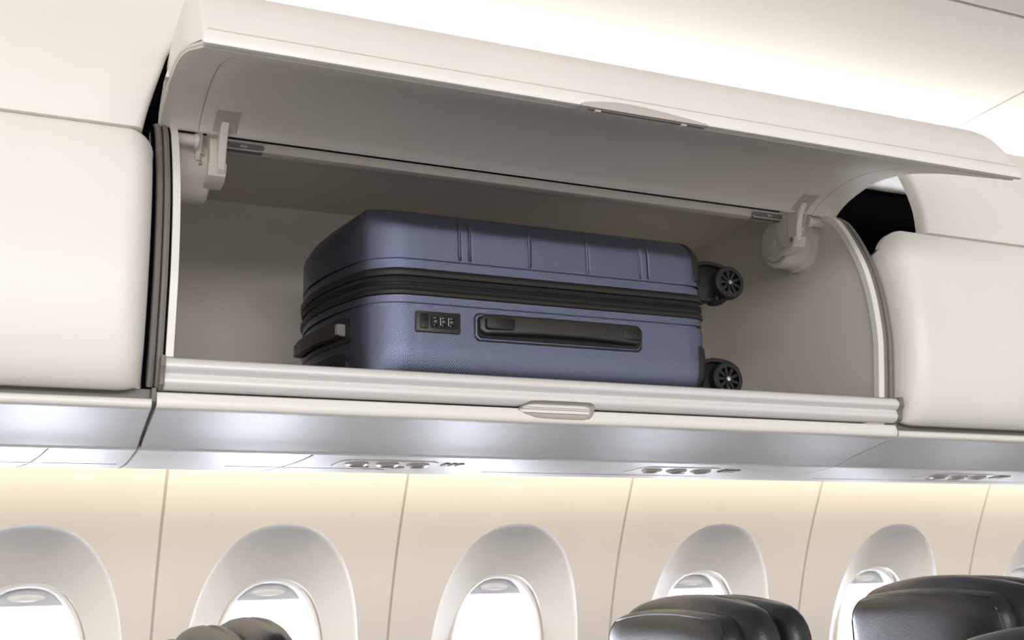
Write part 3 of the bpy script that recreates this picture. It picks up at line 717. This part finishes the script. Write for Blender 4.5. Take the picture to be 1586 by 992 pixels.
# zipper teeth: fine coil along the visible sides
g = G()
tot = [0.0]
for i in range(1, 545):
    tot.append(tot[-1] + math.hypot(PL[i % NP][0] - PL[i - 1][0], PL[i % NP][1] - PL[i - 1][1]))
s = 0.0; i = 1; END = min(len(tot), NP) - 1
while s < tot[END]:
    while tot[i] < s: i += 1
    t = (s - tot[i - 1]) / max(tot[i] - tot[i - 1], 1e-9); a = PL[i - 1]; b = PL[i % NP]; x = a[0] + (b[0] - a[0]) * t; y = a[1] + (b[1] - a[1]) * t
    nx, ny = NRM[i % NP]; tx, ty = -ny, nx; w = 0.0007
    for z0, z1 in ((0.4528, 0.4560), (0.4567, 0.4600)):
        c = [(x + tx * q * w + nx * r, y + ty * q * w + ny * r) for r in (0.0002, 0.0022) for q in (-1, 1)]
        v = [(px, py, z) for z in (z0, z1) for px, py in (c[0], c[1], c[3], c[2])]
        g.add(v, [(0, 1, 2, 3), (7, 6, 5, 4), (0, 4, 5, 1), (1, 5, 6, 2), (2, 6, 7, 3), (3, 7, 4, 0)])
    s += 0.0024
g.make('zipper_teeth', M['blackplastic'], sc, smooth=False)

# lock
YF = SY0
lk = prism_y(rrect(0.5445, 0.3985, 0.0345, 0.0155, 0.003), YF - 0.0035, YF + 0.004, inset=0.0012).make('lock', M['handle'], sc)
prism_y(rrect(0.5225, 0.399, 0.0062, 0.0110, 0.002), YF - 0.0052, YF - 0.003, inset=0.0008).make('lock_button', M['blackplastic'], lk)
prism_y(rrect(0.5535, 0.3985, 0.0215, 0.0095, 0.003), YF - 0.0040, YF - 0.003).make('lock_face', M['zip'], lk)
for k in range(3):
    x = 0.5385 + k * 0.0125
    g = cyl((x - 0.0033, YF - 0.0005, 0.3985), (x + 0.0033, YF - 0.0005, 0.3985), 0.0072, 20)
    d = g.make('number_dial', M['blackgloss'], lk)
    for q in range(3):
        zz = 0.3985 + (q - 1) * 0.0048; yy = YF - 0.0005 - math.sqrt(max(0.0072 ** 2 - (zz - 0.3985) ** 2, 0)) - 0.0002
        box(x - 0.0016, x - 0.0008, yy, yy + 0.0006, zz - 0.0013, zz + 0.0013).add(*[box(x - 0.0008, x + 0.0014, yy, yy + 0.0006, zz + 0.0007, zz + 0.0013).v, box(0, 1, 0, 1, 0, 1).f]).make('digit', M['latch'], d, smooth=False)
    box(x - 0.0056, x - 0.0042, YF - 0.0075, YF - 0.003, 0.3925, 0.4045).make('dial_divider', M['chrome'] if k else M['handle'], lk, smooth=False)

# side carry handle in its tray
tr_ = prism_y(rrect(0.742, 0.3965, 0.1415, 0.0215, 0.010, 8), YF - 0.0016, YF + 0.003, inset=0.001)
ty = tr_.make('handle_tray', M['blue'], sc)
tube([(x, YF - 0.0012, z) for x, z in rrect(0.742, 0.3965, 0.1400, 0.0200, 0.009, 8)], 0.0014, 8, closed=True).make('tray_rim', M['blackgloss'], ty)
prism_y(rrect(0.742, 0.3965, 0.1370, 0.0172, 0.008, 8), YF - 0.0030, YF - 0.001).make('tray_floor', M['zip'], ty)
g = G(); N = 40; rows = []
for k in range(N + 1):
    t = k / N; x = 0.6075 + 0.269 * t; bow = math.sin(math.pi * t)
    hz = 0.0135 + 0.0015 * (1 - bow); zc = 0.3990 + 0.0012 * bow; yb = YF - 0.006 - 0.010 * bow ** 0.6
    e_ = min(t, 1 - t) * 269; endr = min(1, e_ / 8); hz *= (0.55 + 0.45 * math.sqrt(1 - (1 - endr) ** 2)); th = 0.0045 * (0.7 + 0.3 * endr)
    sec = []
    for a, b in rrect(0, 0, th, hz, th * 0.8, 4): sec.append((x, yb + a, zc + b))
    rows.append(sec)
m = len(rows[0]); vs = [p for r in rows for p in r]
g.add(vs, [(i * m + k, i * m + (k + 1) % m, (i + 1) * m + (k + 1) % m, (i + 1) * m + k) for i in range(N) for k in range(m)] + [tuple(range(m)), tuple(range(len(vs) - 1, len(vs) - m - 1, -1))])
hd = g.make('side_handle', M['handle'], sc)
prism_y(rrect(0.636, 0.3995, 0.0225, 0.0088, 0.004), YF - 0.0205, YF - 0.008, inset=0.001).make('end_pad', M['blackplastic'], hd)
prism_y(rrect(0.8600, 0.3995, 0.0160, 0.0088, 0.004), YF - 0.0165, YF - 0.005, inset=0.001).make('end_pad', M['blackplastic'], hd)

# fittings on the left end (the case top): carry handle and trolley housing.  placed along the plan outline
def on_side(sy, z, out):                    # sy = y on the left end
    for i in list(range(NP - 10, NP)) + list(range(0, 50)):
        a, b = PL[i], PL[(i + 1) % NP]
        if min(a[1], b[1]) <= sy <= max(a[1], b[1]) and a[1] != b[1]:
            t = (sy - a[1]) / (b[1] - a[1]); n0, n1 = NRM[i], NRM[(i + 1) % NP]
            return (a[0] + (b[0] - a[0]) * t + (n0[0] + (n1[0] - n0[0]) * t) * out, sy + (n0[1] + (n1[1] - n0[1]) * t) * out, z)
def side_slab(y0, y1, z0, z1, o0, o1, n=16, r=0.006, m_=3):
    g = G(); vs = []
    for k in range(n + 1):
        t = k / n; y = y0 + (y1 - y0) * t; e_ = min(t, 1 - t) * abs(y1 - y0); sh = 0 if e_ > r else r - math.sqrt(max(r * r - (r - e_) ** 2, 0))
        for z, o in ((z0 + sh, o0), (z0 + sh, o1 * .6), (z0 + sh + 0.0015, o1), (z1 - sh - 0.0015, o1), (z1 - sh, o1 * .6), (z1 - sh, o0)): vs.append(on_side(y, z, o))
    g.add(vs, [(i * 6 + j, i * 6 + (j + 1) % 6, (i + 1) * 6 + (j + 1) % 6, (i + 1) * 6 + j) for i in range(n) for j in range(6)] + [tuple(range(6)), tuple(range(len(vs) - 1, len(vs) - 7, -1))])
    return g
tp = side_slab(1.535, 1.715, 0.375, 0.415, -0.003, 0.0025).make('top_handle_tray', M['blackgloss'], sc)
th_ = side_slab(1.548, 1.705, 0.383, 0.407, 0.006, 0.015).make('top_handle', M['handle'], sc)
side_slab(1.547, 1.5525, 0.386, 0.404, 0.0, 0.0160, r=0.001).make('handle_clip', M['seal'], th_, label='grey handle clip')
side_slab(1.694, 1.705, 0.385, 0.405, 0.0, 0.0165, r=0.002).make('handle_clip', M['handle'], th_)
tp2 = side_slab(1.545, 1.70, 0.318, 0.362, -0.003, 0.003, r=0.014).make('trolley_housing', M['blackgloss'], sc)
side_slab(1.562, 1.685, 0.328, 0.352, 0.003, 0.007, r=0.008).make('trolley_grip', M['blackplastic'], tp2)

# black corner guards and castors on the right end
def guard(z0, z1):
    g = G(); vs = []; idx = [i for i in range(NP) if PL[i][0] > 0.987 and PL[i][1] < 1.56]; K = len(idx); nz = 10
    for k in range(nz + 1):
        z = z0 + (z1 - z0) * k / nz
        base = 0.0
        if z > TOP - RT_: a = min(1, (z - (TOP - RT_)) / RT_); base = -RT_ * (1 - math.sqrt(max(0, 1 - a * a)))
        if z < BOT + 0.066: a = min(1, (BOT + 0.066 - z) / 0.066); base = -0.047 * (1 - math.sqrt(max(0, 1 - a * a)))
        for q, i in enumerate(idx):
            e_ = min(k, nz - k); o = 0.0028 if 0 < e_ and 0 < q else -0.002; tt = -base / 0.047; qx = min(PL[i][0], 0.966); qy = max(PL[i][1], 1.525)
            # round the inner lower corner
            p = PL[i]; n_ = NRM[i]; vs.append((p[0] + (qx - p[0]) * tt + n_[0] * o, p[1] + (qy - p[1]) * tt + n_[1] * o, z + (0.0028 * tt if z > 0.5 else -0.002 * tt)))
    g.add(vs, [(k * K + i, k * K + i + 1, (k + 1) * K + i + 1, (k + 1) * K + i) for k in range(nz) for i in range(K - 1)])
    return g
guard(0.497, 0.5735).make('corner_guard', M['blackplastic'], sc, ang=30)
guard(0.301, 0.398).make('corner_guard', M['blackplastic'], sc, ang=30)
def castor(cx, cy, cz, first):
    # fork mounting
    hb = spline([(1.008, cz + 0.030), (1.024, cz + 0.034), (1.045, cz + 0.033), (1.062, cz + 0.0285), (1.076, cz + 0.019)], 5)
    low = spline([(1.062, cz + 0.010), (1.045, cz - 0.012), (1.040, cz - 0.030), (1.020, cz - 0.033), (1.006, cz - 0.03)], 5)
    out = [(x, z) for x, z in hb] + [(x, z) for x, z in low]
    h = prism_y(out, cy + 0.008, cy + 0.040, inset=0.003).make('castor', M['blackplastic'], sc, ang=45)
    prism_y([(x, z) for x, z in hb] + [(x, z) for x, z in offset([(a, b) for a, b in hb], -0.006)][::-1], cy - 0.003, cy + 0.010).make('wheel_cover', M['blackplastic'], h)
    R_ = 0.0285
    for s_, yy in ((-1, cy + 0.001), (1, cy + 0.042)):
        w = lathe((cx, yy, cz), (0, 1, 0), [(-0.009, 0.0195), (-0.009, R_ - 0.003), (-0.007, R_ - 0.0008), (0.0, R_), (0.007, R_ - 0.0008), (0.009, R_ - 0.003), (0.009, 0.0195), (-0.0055, 0.0195)], 48)
        # drop the end caps of the open ring
        w.f = [q for q in w.f if len(q) == 4]
        wh = w.make('wheel', M['rubber'], h, ang=30)
        g = lathe((cx, yy - 0.0045, cz), (0, 1, 0), [(-0.0035, 0.0), (-0.0035, 0.0065), (-0.001, 0.008), (0.004, 0.008), (0.004, 0.0)], 24)
        for k in range(9):
            a = 2 * math.pi * k / 9 + 0.35; c_, s2 = math.cos(a), math.sin(a)
            v = []
            for y in (yy - 0.0070, yy - 0.002):
                for rr, ww in ((0.007, 0.0020), (0.0200, 0.0028)):
                    for q in (-1, 1): v.append((cx + c_ * rr - s2 * ww * q, y, cz + s2 * rr + c_ * ww * q))
            g.add(v, [(0, 1, 3, 2), (4, 6, 7, 5), (0, 4, 5, 1), (2, 3, 7, 6), (0, 2, 6, 4), (1, 5, 7, 3)])
        g.make('wheel_spokes', M['blackplastic'], wh)
        lathe((cx, yy - 0.009, cz), (0, 1, 0), [(-0.0002, 0), (0.0, 0.0034), (0.002, 0.0038), (0.002, 0)], 16).make('axle_cap', M['chrome'] if first else M['screw'], wh, label='shiny axle cap')
castor(1.0685, 1.497, 0.5100, False)
castor(1.0500, 1.497, 0.3450, True)
castor(1.0685, 1.735, 0.5100, False)
castor(1.0500, 1.735, 0.3450, False)

# ------------------------------------------------------------------ seats
def pillow(cx, cy, z0, z1, hx, hy, e=3.2, nz=40, na=88, lean=0.0, topr=0.06, crown=0.02):
    """upright padded slab: thin in x, wide in y, rounded top"""
    g = G(); vs = []; hgt = z1 - z0
    for k in range(nz + 1):
        t = k / nz
        zf = 1 - (1 - t) ** 2.0 if False else t
        z = z0 + hgt * (t if t < 0.6 else 0.6 + 0.4 * math.sin((t - 0.6) / 0.4 * math.pi / 2))
        d = z1 - z; q = 1.0 if d > topr else math.sqrt(max(0.0, 1 - ((topr - d) / topr) ** 2)) ** 0.9
        wx = hx * (0.15 + 0.85 * q); wy = hy - topr * (1 - q) * 0.9
        for i in range(na):
            a = 2 * math.pi * i / na; x, y = sup(a, wx, wy, e)
            vs.append((cx + x + lean * (z - z0), cy + y, z - crown * (y / hy) ** 2 * t))
    g.add(vs, [(k * na + i, k * na + (i + 1) % na, (k + 1) * na + (i + 1) % na, (k + 1) * na + i) for k in range(nz) for i in range(na)] + [tuple(range(na)), tuple(range(len(vs) - 1, len(vs) - na - 1, -1))])
    return g
def seat(x, y, zt, label, hb=0.022, bb=-0.002):
    e = empty('airline_seat', (x + 0.05, y, -1.30), label, 'seat', 'black leather cabin seats')
    pillow(x + 0.115, y, -0.95, zt, 0.040, 0.235, lean=-0.02, topr=0.05, crown=0.03).make('back_shell', M['leather'], e)
    b = pillow(x + 0.055, y, -0.90, zt - bb, 0.045, 0.232, lean=-0.02, topr=0.055, crown=0.034).make('backrest', M['leather'], e)
    h = pillow(x - 0.002, y + 0.005, -0.24, zt - hb, 0.040, 0.205, topr=0.05, crown=0.018).make('headrest', M['leather'], e)
    # piping round the front edge of the headrest, following its surface
    P = []; z1 = zt - hb; cx_ = x - 0.002; cy_ = y + 0.005
    def hs(d, v):                           # v = -1..1 across; returns a surface point d below the crown
        q = 1.0 if d > 0.05 else math.sqrt(max(0.0, 1 - ((0.05 - d) / 0.05) ** 2)) ** 0.9
        wx = 0.040 * (0.15 + 0.85 * q); wy = 0.205 - 0.05 * (1 - q) * 0.9; yy = wy * v
        return (cx_ - wx * (1 - abs(v) ** 3.2) ** (1 / 3.2), cy_ + yy, z1 - d - 0.018 * (yy / 0.205) ** 2)
    for k in range(12): P.append(hs(0.25 - (0.25 - 0.03) * k / 12, 0.95))
    for k in range(6): P.append(hs(0.03 - 0.022 * k / 5, 0.95 - 0.03 * k / 5))
    for k in range(1, 20): P.append(hs(0.008, 0.92 - 1.84 * k / 20))
    for k in range(6): P.append(hs(0.008 + 0.022 * k / 5, -0.92 - 0.03 * k / 5))
    for k in range(1, 13): P.append(hs(0.03 + 0.22 * k / 12, -0.95))
    tube(P, 0.0028, 8).make('piping', M['piping'], h)
    box(x - 0.33, x + 0.06, y - 0.22, y + 0.22, -0.92, -0.80).make('seat_cushion', M['leather'], e, bevel=0.03)
    for sy in (-1, 1):
        box(x - 0.30, x + 0.08, y + sy * 0.235 - 0.02, y + sy * 0.235 + 0.02, -0.70, -0.66).make('armrest', M['blackplastic'], e, bevel=0.01)
        box(x - 0.02, x + 0.04, y + sy * 0.18 - 0.02, y + sy * 0.18 + 0.02, -1.30, -0.90).make('leg', M['screw'], e, bevel=0.004)
seat(0.238, 1.74, -0.006, 'black leather seat headrest in front of the second window from the left', 0.028, 0.010)
seat(1.085, 1.76, 0.006, 'black leather seat headrest in front of the fourth window from the left')
seat(1.62, 1.70, 0.028, 'taller black leather seat headrest at the right edge, in front of the fifth window')
seat(1.33, 1.17, -0.052, 'lowest black leather seat top, nearest, in the bottom right corner')
